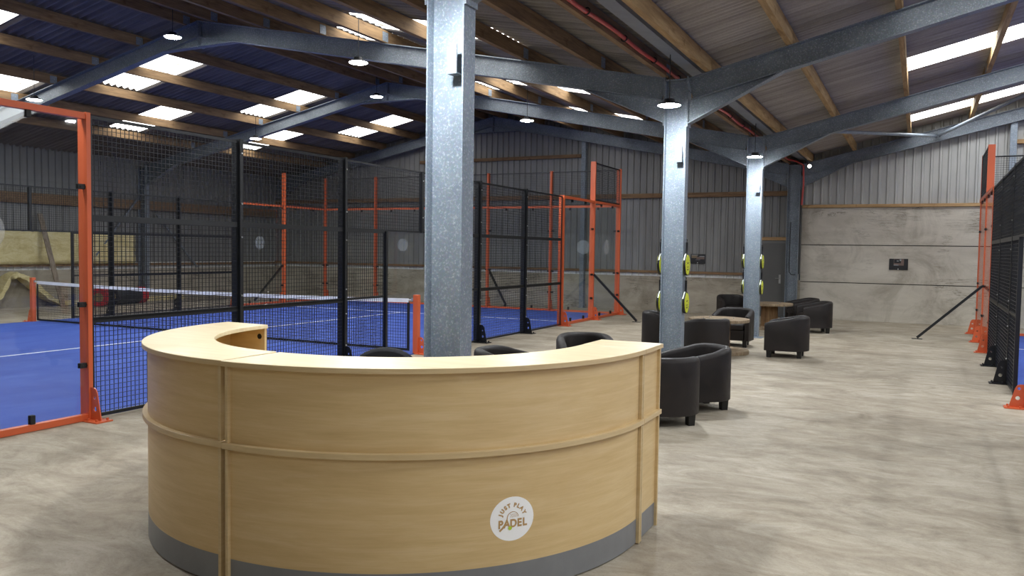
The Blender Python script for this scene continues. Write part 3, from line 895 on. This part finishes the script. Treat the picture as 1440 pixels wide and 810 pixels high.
def ribbon(pts, w, lift=.0014):
    vs = []; fs = []
    for i, p in enumerate(pts):
        q = Vector(pts[min(i+1, len(pts)-1)]) - Vector(pts[max(i-1, 0)]); q.normalize(); nn = Vector((-q.y, q.x))
        ww = w[i] if isinstance(w, list) else w
        vs += [wrap(p[0] + nn.x*ww/2, p[1] + nn.y*ww/2, lift), wrap(p[0] - nn.x*ww/2, p[1] - nn.y*ww/2, lift)]
    for i in range(len(pts) - 1): fs.append((2*i, 2*i+1, 2*i+3, 2*i+2))
    ink.add(vs, fs)
cx, cy, rr_ = .002, .004, .032
arc_ = [(cx + rr_*math.cos(R(d)), cy + rr_*math.sin(R(d))) for d in range(5, 190, 10)]
hd = [(-.035, -.012), (-.042, -.028), (-.055, -.043), (-.071, -.057)]
ribbon(arc_ + hd, [.0015 + .0035*i/18 for i in range(len(arc_))] + [.008, .010, .010, .010])
for i in range(5):
    for j in range(3):
        x = -.012 + i*.009 + (j % 2)*.004; y = .008 + j*.0065
        ribbon([(x, y), (x + .004, y + .0045)], .0025)
ink.build('lettering', M['gold'], logo_panel)
bl_ = [wrap(-.0135 + .0105*math.cos(2*math.pi*i/20), -.046 + .0105*math.sin(2*math.pi*i/20), .0022) for i in range(20)]
MB().add(bl_, [tuple(range(20))]).build('ball_mark', M['lime'], logo_panel)

# ------------------------------------------------------------------ tub armchairs
def tub_chair(label):
    t = thing('tub_armchair', label, 'armchair', (0, 0, 0), 'dark leather tub armchairs')
    W = .365; TH = .105; FRT = -.34; BK = .0
    path = []                                           # outer line, front-left arm -> back -> front-right arm
    for i in range(5): path.append((-W, FRT + (BK - FRT) * i / 5, (-1, 0)))
    for i in range(25):
        a = math.pi - math.pi * i / 24
        path.append((W * math.cos(a), BK + .34 * math.sin(a), (math.cos(a), math.sin(a))))
    for i in range(1, 6): path.append((W, BK + (FRT - BK) * i / 5, (1, 0)))
    def ztop(i):
        s = i / (len(path) - 1); e = min(s, 1 - s) * 2
        e = max(0, min(1, e / .72)); return .59 + .11 * math.sin(e * math.pi / 2)
    vs = []; fs = []
    n = len(path); sec = 14
    for i, (x, y, nn) in enumerate(path):
        zt = ztop(i); sh = .018 if i in (0, n - 1) else 0
        pr = [(0, .12), (0, .2), (0, .4), (0, zt - .05), (.008, zt - .022), (.026, zt - .005), (.05, zt), (TH - .04, zt), (TH - .018, zt - .006), (TH - .004, zt - .024), (TH, zt - .05), (TH, .4), (TH, .2), (TH, .12)]
        cxm = TH / 2
        for d, z in pr:
            if sh: d = cxm + (d - cxm) * .72; z = z if z < .3 else z - .014
            yy = y - (.0 if not sh else .012)
            vs.append((x - nn[0]*d, yy - nn[1]*d, z))
    for i in range(n - 1):
        for k in range(sec): fs.append((i*sec+k, i*sec+(k+1) % sec, (i+1)*sec+(k+1) % sec, (i+1)*sec+k))
    fs += [tuple(range(sec)), tuple((n-1)*sec + k for k in range(sec - 1, -1, -1))]
    MB().add(vs, fs).build('shell', M['leather'], t, smooth=50, local=True)
    wi = W - TH - .004
    def dshape(fr, inset):
        p = [(-wi + inset, fr)] + [((wi - inset) * math.cos(math.pi - math.pi*i/16), (.22 - inset) * math.sin(math.pi*i/16)) for i in range(17)] + [(wi - inset, fr)]
        return p
    MB().prism([(x, y, .12) for x, y in dshape(FRT + .02, 0)], (0, 0, .19)).build('seat_base', M['leather'], t, smooth=40, local=True, bevel=.01)
    MB().prism([(x, y, .312) for x, y in dshape(FRT - .005, .003)], (0, 0, .115)).build('seat_cushion', M['leather'], t, smooth=40, local=True, bevel=.03)
    for sx, sy in ((-.27, -.28), (.27, -.28), (-.2, .2), (.2, .2)):
        m = MB(); q = .04
        m.add([(sx-q*.85, sy-q*.85, 0), (sx+q*.85, sy-q*.85, 0), (sx+q*.85, sy+q*.85, 0), (sx-q*.85, sy+q*.85, 0), (sx-q, sy-q, .125), (sx+q, sy-q, .125), (sx+q, sy+q, .125), (sx-q, sy+q, .125)],
              [(0,3,2,1),(4,5,6,7),(0,1,5,4),(1,2,6,5),(2,3,7,6),(3,0,4,7)])
        m.build('leg', M['leg_black'], t, local=True)
    return t
chairs = [  # x, y, facing angle (degrees, world), label
    (-2.30, 8.05, 135, 'dark tub armchair tucked against the right end of the reception desk, back to us'),
    (-2.18, 9.06, 222, 'worn dark tub armchair standing just behind the one at the desk end'),
    (-3.03, 13.03, 130, 'dark tub armchair with its back to us before the nearer spool table'),
    (-3.10, 15.55, 268, 'dark tub armchair facing us with pale lit seat, behind the nearer spool table'),
    (-1.95, 14.36, 182, 'dark tub armchair side on, right of the nearer spool table on open floor'),
    (-2.02, 19.15, 200, 'dark tub armchair rightmost of the back pair, near the concrete panel wall'),
    (-2.42, 20.35, 205, 'dark tub armchair half hidden, right of the back spool table under the wall'),
    (-4.17, 20.5, 300, 'dark tub armchair behind the further racket column by the back wall'),
    (-4.05, 13.94, 10, 'dark tub armchair left of the nearer racket column, partly hidden by it'),
    (-3.72, 9.45, 300, 'dark tub armchair with rim showing over the right half of the desk'),
    (-3.9, 7.62, 8, 'dark tub armchair whose rim barely shows over the desk right of the front column'),
]
first = tub_chair(chairs[0][3])
for i, (x, y, ang, lab) in enumerate(chairs):
    rz = R(ang + 90)
    if i == 0: first.location = (x, y, 0); first.rotation_euler = (0, 0, rz)
    else: dup(first, (x, y, 0), rz, lab)

# office chair inside the desk
t = thing('office_chair', 'black office chair with rounded back behind the desk', 'office chair', (-3.28, 4.5, 0), None, R(25))
prof = [(-.17, .58), (.17, .58), (.205, .66), (.225, .80), (.222, .90)]
prof += [(.222 * math.cos(R(d)), .90 + .135 * math.sin(R(d))) for d in range(12, 180, 12)]
prof += [(-.222, .90), (-.225, .80), (-.205, .66)]
MB().prism([(x, .20 + .05 * (z - .6), z) for x, z in prof], (0, .07, 0)).build('backrest', M['office'], t, smooth=40, local=True, bevel=.022)
MB().prism([(.24*math.cos(a)*(1 if abs(math.cos(a)) < .9 else 1), -.03 + .23*math.sin(a), .43) for a in [2*math.pi*i/20 for i in range(20)]], (0, 0, .08)).build('seat', M['office'], t, smooth=40, local=True, bevel=.02)
MB().tube([(0, .2, .6), (0, .22, .47), (0, .05, .42)], .02, 8).build('back_support', M['rubber'], t, smooth=50, local=True)
MB().tube([(0, 0, .1), (0, 0, .43)], .03, 12).build('gas_lift', M['rubber'], t, smooth=50, local=True)
for k in range(5):
    a = 2*math.pi*k/5
    l = MB().bar((0, 0, .1), (.28*math.cos(a), .28*math.sin(a), .07), .045, .03).build('leg', M['rubber'], t, local=True)
    MB().tube([(.28*math.cos(a) - .012*math.sin(a), .28*math.sin(a) + .012*math.cos(a), .028), (.28*math.cos(a) + .012*math.sin(a), .28*math.sin(a) - .012*math.cos(a), .028)], .028, 12).build('castor', M['rubber'], l, local=True)

# ------------------------------------------------------------------ cable spool tables
def spool(x, y, label, r=.52, h=.6, core=.2):
    t = thing('spool_table', label, 'table', (x, y, 0), 'cable spool tables')
    for z0, z1, nm in ((0, .06, 'bottom_disc'), (h - .05, h, 'table_top')):
        m = MB(); k = 7; n = 0
        for i in range(k):                                # boards across the disc
            a0 = -r + 2*r*i/k + .003; a1 = -r + 2*r*(i+1)/k - .003
            p = []
            for q in range(7): xx = a0 + (a1 - a0)*q/6; p.append((x + xx, y - math.sqrt(max(r*r - xx*xx, 1e-4))))
            for q in range(6, -1, -1): xx = a0 + (a1 - a0)*q/6; p.append((x + xx, y + math.sqrt(max(r*r - xx*xx, 1e-4))))
            m.prism([(px, py, z0 + .012) for px, py in p], (0, 0, z1 - z0 - .012))
        m.lathe([(r - .004, z0), (r - .004, z0 + .02)], (x, y, 0), 40)
        m.build(nm, M['spool_wood'], t)
    m = MB(); n = 14
    for i in range(n):
        a0 = 2*math.pi*i/n + .02; a1 = 2*math.pi*(i+1)/n - .02
        q = [(x + rr*math.cos(a), y + rr*math.sin(a), .05) for rr, a in ((core, a0), (core, a1), (core - .03, a1), (core - .03, a0))]
        m.prism(q, (0, 0, h - .09))
    m.build('core', M['drum_wood'], t)
    bl = MB()
    for i in range(4):
        a = math.pi/4 + i*math.pi/2; bl.tube([(x + .3*math.cos(a), y + .3*math.sin(a), h), (x + .3*math.cos(a), y + .3*math.sin(a), h + .008)], .014, 8)
    bl.build('bolts', M['galv_dark'], t)
spool(-3.1, 14.22, 'round cable spool table standing among the tub chairs by the nearer racket column')
spool(-3.08, 19.45, 'round cable spool table at the back, before the grey door', core=.19)

# ------------------------------------------------------------------ padel rackets on the columns
def racket(x, y, ztop, nx, label, strap=False):
    """hung handle up against a flange face; nx = +1/-1 is the way the face looks"""
    t = thing('padel_racket', label, 'racket', (x, y, ztop), 'yellow padel rackets on the columns')
    TH = .036; g = .012
    def outline(s=1.0):
        p = []
        for i in range(32):
            a = 2*math.pi*i/32
            yy = .128*math.sin(a); zz = .152*math.cos(a)
            if zz > 0: yy *= 1 - .32*(zz/.152)**2
            p.append((yy*s, zz*s))
        return p
    zc = ztop - .31
    X = lambda d: x + nx*(g + d)
    m = MB().prism([(X(0), y + a, zc + b) for a, b in outline()], (nx*TH, 0, 0)); m.build('frame', M['racket_black'], t, smooth=40, bevel=.006)
    m = MB().prism([(X(0), y + a, zc + b) for a, b in outline(.93)], (-nx*.003, 0, 0)); m.build('face', M['yellow'], t)
    m = MB().prism([(X(TH), y + a, zc + b) for a, b in outline(.93)], (nx*.003, 0, 0)); face = m.build('face', M['yellow'], t)
    up_ = [(a*1.02, b*1.02) for a, b in outline()]
    # yellow and white bands on the upper rim
    m = MB()
    idx = [i for i in range(32) if up_[i][1] > .0]
    seq = [(i + 26) % 32 for i in range(13)]
    for p, q in zip(seq[:-1], seq[1:]):
        a, b = up_[p], up_[q]
        m.add([(X(.002), y + a[0], zc + a[1]), (X(TH*.5), y + a[0], zc + a[1]), (X(TH*.5), y + b[0], zc + b[1]), (X(.002), y + b[0], zc + b[1])], [(0, 1, 2, 3)])
    m.build('rim_band', M['racket_white'], t, smooth=50)
    m = MB()
    for r_, zz in ((.03, .02), (.022, -.035), (.034, -.07)):
        m.prism([(X(TH + .003), y - r_, zc + zz - .012), (X(TH + .003), y + r_, zc + zz - .006), (X(TH + .003), y + r_*.7, zc + zz + .014), (X(TH + .003), y - r_*.8, zc + zz + .01)], (nx*.001, 0, 0))
    for i in range(6):
        for s in (-.075, .075):
            zz = .06 - i*.03; m.prism([(X(TH + .003), y + s - .004, zc + zz - .005), (X(TH + .003), y + s + .004, zc + zz - .005), (X(TH + .003), y + s + .004, zc + zz + .005), (X(TH + .003), y + s - .004, zc + zz + .005)], (nx*.001, 0, 0))
    m.build('graphic', M['racket_black'], face)
    MB().tube([(X(TH/2), y, zc + .13), (X(TH/2), y, zc + .16), (X(TH/2), y, ztop - .005), (X(TH/2), y, ztop)], [.03, .017, .017, .02], 12).build('handle', M['racket_black'], t, smooth=50)
    cord = [(X(TH/2), y, ztop), (X(.02), y + .015, ztop + .035), (X(.008), y, ztop + .055), (X(.02), y - .015, ztop + .035), (X(TH/2), y, ztop)]
    MB().tube(cord, .004, 6).build('wrist_cord', M['racket_black'], t)
    MB().bar((x, y, ztop + .052), (X(.02), y, ztop + .052), .008, .008).build('hook', M['galv'], t)
for c, y in ((1, FR[1]), (2, FR[2])):
    cn = 'nearer' if c == 1 else 'further'
    for zt, r in ((1.885, 'upper'), (1.355, 'lower')):
        racket(XC, y, zt, 1, 'yellow and black padel racket, %s one on the right face of the %s racket column' % (r, cn))
        racket(XC - .31, y, zt, -1, 'yellow and black padel racket, %s one on the left face of the %s racket column' % (r, cn))

# ------------------------------------------------------------------ signs, door
def sign(x0, x1, z0, z1, y, label, kind):
    t = thing('wall_sign', label, 'sign', ((x0+x1)/2, y, z0), 'small black wall signs')
    MB().box(x0, x1, y - .02, y, z0, z1).build('board', M['sign_black'], t, bevel=.003)
    W = x1 - x0; H = z1 - z0; q = y - .0215
    def pic(nm, mat, a, b, c, d, yy=0): MB().box(x0 + W*a, x0 + W*b, q - yy, y - .019, z0 + H*c, z0 + H*d).build(nm, M[mat], t)
    if kind == 0:
        pic('picture', 'sign_a', .06, .45, .58, .86); pic('picture', 'sign_c', .4, .94, .46, .72)
        pic('caption', 'sign_b', .06, .5, .86, .92); pic('caption', 'sign_b', .6, .94, .72, .8); pic('caption', 'sign_b', .33, .66, .38, .41)
    else:
        pic('picture', 'sign_c', .24, .78, .40, .97); pic('picture', 'sign_black', .26, .62, .6, .94, .001)
        pic('caption', 'sign_b', .55, .64, .80, .96, .002); pic('caption', 'sign_b', .4, .5, .76, .84, .002); pic('caption', 'sign_b', .24, .5, .40, .46, .002)
    MB().tube([(x0 + W*.48, y - .02, z0 + H*.08), (x0 + W*.48, y - .026, z0 + H*.08)], .012, 10).build('button', M['white'], t)
sign(-5.90, -5.48, 1.43, 1.70, BACK - .035 + .05, 'small black sign with tan picture on the grey clad back wall', 0)
sign(-.70, -.26, 1.37, 1.66, BACK, 'small black sign with dark picture on the pale concrete panel wall', 1)
d = struct(MB().box(-3.93, -3.27, BACK - .10, BACK - .055, .01, 2.03).build('door_1', M['door'], bevel=.003))
m = MB().box(-4.0, -3.93, BACK - .11, BACK + .02, 0, 2.1).box(-3.27, -3.22, BACK - .11, BACK + .02, 0, 2.1).box(-3.93, -3.27, BACK - .11, BACK + .02, 2.03, 2.1)
m.build('door_frame', M['frame_grey'], d)
MB().box(-3.43, -3.38, BACK - .108, BACK - .10, .93, 1.17).build('handle_plate', M['chrome'], d)
MB().tube([(-3.405, BACK - .10, 1.07), (-3.405, BACK - .15, 1.07), (-3.52, BACK - .15, 1.07)], .011, 8).build('door_handle', M['chrome'], d)
MB().box(-4.0, -3.2, BACK - .08, BACK + .02, 2.11, 2.2).build('door_lintel', M['rail_wood'], d)
# black cable down the corner column
o = MB().tube([(-3.13, FR[3] - .09, 2.6), (-3.14, FR[3] - .1, 1.5), (-3.13, FR[3] - .1, 1.25), (-3.08, FR[3] - .11, 1.19), (-2.97, FR[3] - .11, 1.19)], .012, 8).build('cable', M['rubber'], smooth=50)
tag(o, 'thin black cable running down the dark corner column', 'cable')

# ------------------------------------------------------------------ left wall clutter
ins_ = [(9.5, 12.6), (12.6, 15.1), (15.1, 16.95)]
for i, (a, b) in enumerate(ins_):
    m = MB()
    nx_, nz_ = 26, 9; vs = []; fs = []
    rnd = random.Random(i)
    for j in range(nz_ + 1):
        for k in range(nx_ + 1):
            vs.append((LEFT + .04 + rnd.uniform(0, .035) + (.02 if j % 3 else 0), a + (b - a)*k/nx_ + (rnd.uniform(-.02, .02) if k in (0, nx_) else 0), 1.172 + .88*j/nz_ + (rnd.uniform(-.02, .02) if j == nz_ else 0)))
    for j in range(nz_):
        for k in range(nx_): fs.append((j*(nx_+1)+k, j*(nx_+1)+k+1, (j+1)*(nx_+1)+k+1, (j+1)*(nx_+1)+k))
    o = m.add(vs, fs).build('insulation_batt', M['wool'], smooth=60)
    s = o.modifiers.new('solid', 'SOLIDIFY'); s.thickness = .05; s.offset = -1
    tag(o, ['yellow mineral wool batt on the left wall at the picture edge', 'yellow mineral wool batt on the left wall behind the leaning plank', 'torn yellow mineral wool batt on the left wall beside the steel column'][i].replace(' at the picture edge', ', first and nearest of three'), 'insulation', 'insulation batts on the left wall')
m = MB()
prof = [(12.2, .02), (12.7, .35), (12.95, .82), (13.15, .90), (13.4, .80), (13.75, .5), (14.1, .2), (14.45, .07), (15.2, .06), (16.2, .07), (17.5, .06), (18.6, .05)]
vs = []; fs = []
P = []
for (y0_, z0_), (y1_, z1_) in zip(prof[:-1], prof[1:]):
    for q in range(4): P.append((y0_ + (y1_-y0_)*q/4, z0_ + (z1_-z0_)*q/4))
P.append(prof[-1])
rnd = random.Random(3)
for i, (y, z) in enumerate(P):
    y_a, z_a = P[max(0, i-1)]; y_b, z_b = P[min(len(P)-1, i+1)]; L_ = math.hypot(y_b-y_a, z_b-z_a); ny, nz = -(z_b-z_a)/L_, (y_b-y_a)/L_
    h = .055 + rnd.uniform(-.012, .02)
    for xx, s in ((LEFT + .04, -1), (LEFT + .42 + rnd.uniform(-.04, .04), -1), (LEFT + .42 + rnd.uniform(-.04, .04), 1), (LEFT + .04, 1)):
        vs.append((xx, y + ny*h*s, max(.004, z + nz*h*s)))
for i in range(len(P) - 1):
    for k in range(4): fs.append((4*i+k, 4*i+(k+1) % 4, 4*i+4+(k+1) % 4, 4*i+4+k))
fs += [(0, 1, 2, 3), tuple(4*(len(P)-1) + k for k in range(4))]
o = m.add(vs, fs).build('insulation_strip', M['wool'], smooth=60)
tag(o, 'long yellow insulation strip sagging off the left wall onto the floor', 'insulation')
o = MB().bar((LEFT + .78, 14.15, .0), (LEFT + .12, 13.95, 2.55), .14, .03, (1, 0, 0)).build('timber_plank', M['plank'])
tag(o, 'grey timber plank leaning against the yellow insulation on the left wall', 'plank')
def roll(p0, p1, r, label, parts):
    t = thing('wrapped_roll', label, 'roll', p0, 'wrapped rolls on the floor')
    a = Vector(p0); b = Vector(p1); d = (b - a)
    for f0, f1, mat, nm, k in parts:
        MB().tube([a + d*f0, a + d*f1], r*k, 22).build(nm, M[mat], t, smooth=50, bevel=.012)
    dn = d.normalized()
    MB().tube([a - dn*.004, a + dn*.03], r*.5, 18).build('core', M['roll_core'], t)
roll((-20.2, 14.72, .26), (-20.62, 15.2, .26), .255, 'red wrapped roll with hollow cardboard core lying by the left wall', [(.01, 1, 'roll_red', 'wrapping', 1)])
roll((-20.6, 15.45, .245), (-20.75, 16.6, .245), .24, 'black wrapped roll with red end lying beside the red roll', [(.01, .78, 'roll_black', 'wrapping', 1), (.78, 1, 'roll_red', 'end_wrap', 1.01)])

# ------------------------------------------------------------------ world, camera
w = bpy.data.worlds.new('world'); SC.world = w; w.use_nodes = True
bg = w.node_tree.nodes.get('Background') or w.node_tree.nodes.new('ShaderNodeBackground')
bg.inputs['Color'].default_value = (.75, .82, .9, 1); bg.inputs['Strength'].default_value = .02

FL, YAW, PITCH, ROLL, CH = 1134.93, .46681, .0473, .01456, 1.7466
cyw, syw = math.cos(YAW), math.sin(YAW)
f0 = Vector((-syw, cyw, 0)); r0 = Vector((cyw, syw, 0)); u0 = Vector((0, 0, 1))
fw = f0*math.cos(PITCH) - u0*math.sin(PITCH); uu = u0*math.cos(PITCH) + f0*math.sin(PITCH)
rr = r0*math.cos(ROLL) + uu*math.sin(ROLL); uu = uu*math.cos(ROLL) - r0*math.sin(ROLL)
cam = bpy.data.cameras.new('camera'); co = bpy.data.objects.new('camera', cam); COL.objects.link(co)
cam.sensor_width = 36; cam.lens = FL / 1440 * 36; cam.clip_start = .05; cam.clip_end = 200
mt = Matrix(((rr.x, uu.x, -fw.x, 0), (rr.y, uu.y, -fw.y, 0), (rr.z, uu.z, -fw.z, CH), (0, 0, 0, 1)))
co.matrix_world = mt
SC.camera = co

vs_ = SC.view_settings
vs_.view_transform = 'Standard'; vs_.look = 'None'; vs_.gamma = 1; vs_.use_curve_mapping = False
vs_.exposure = 0.85
SC.cycles.use_denoising = True
SC.cycles.max_bounces = 10; SC.cycles.diffuse_bounces = 4; SC.cycles.glossy_bounces = 3
SC.cycles.transparent_max_bounces = 24; SC.cycles.caustics_reflective = False; SC.cycles.caustics_refractive = False
SC.cycles.sample_clamp_indirect = 6
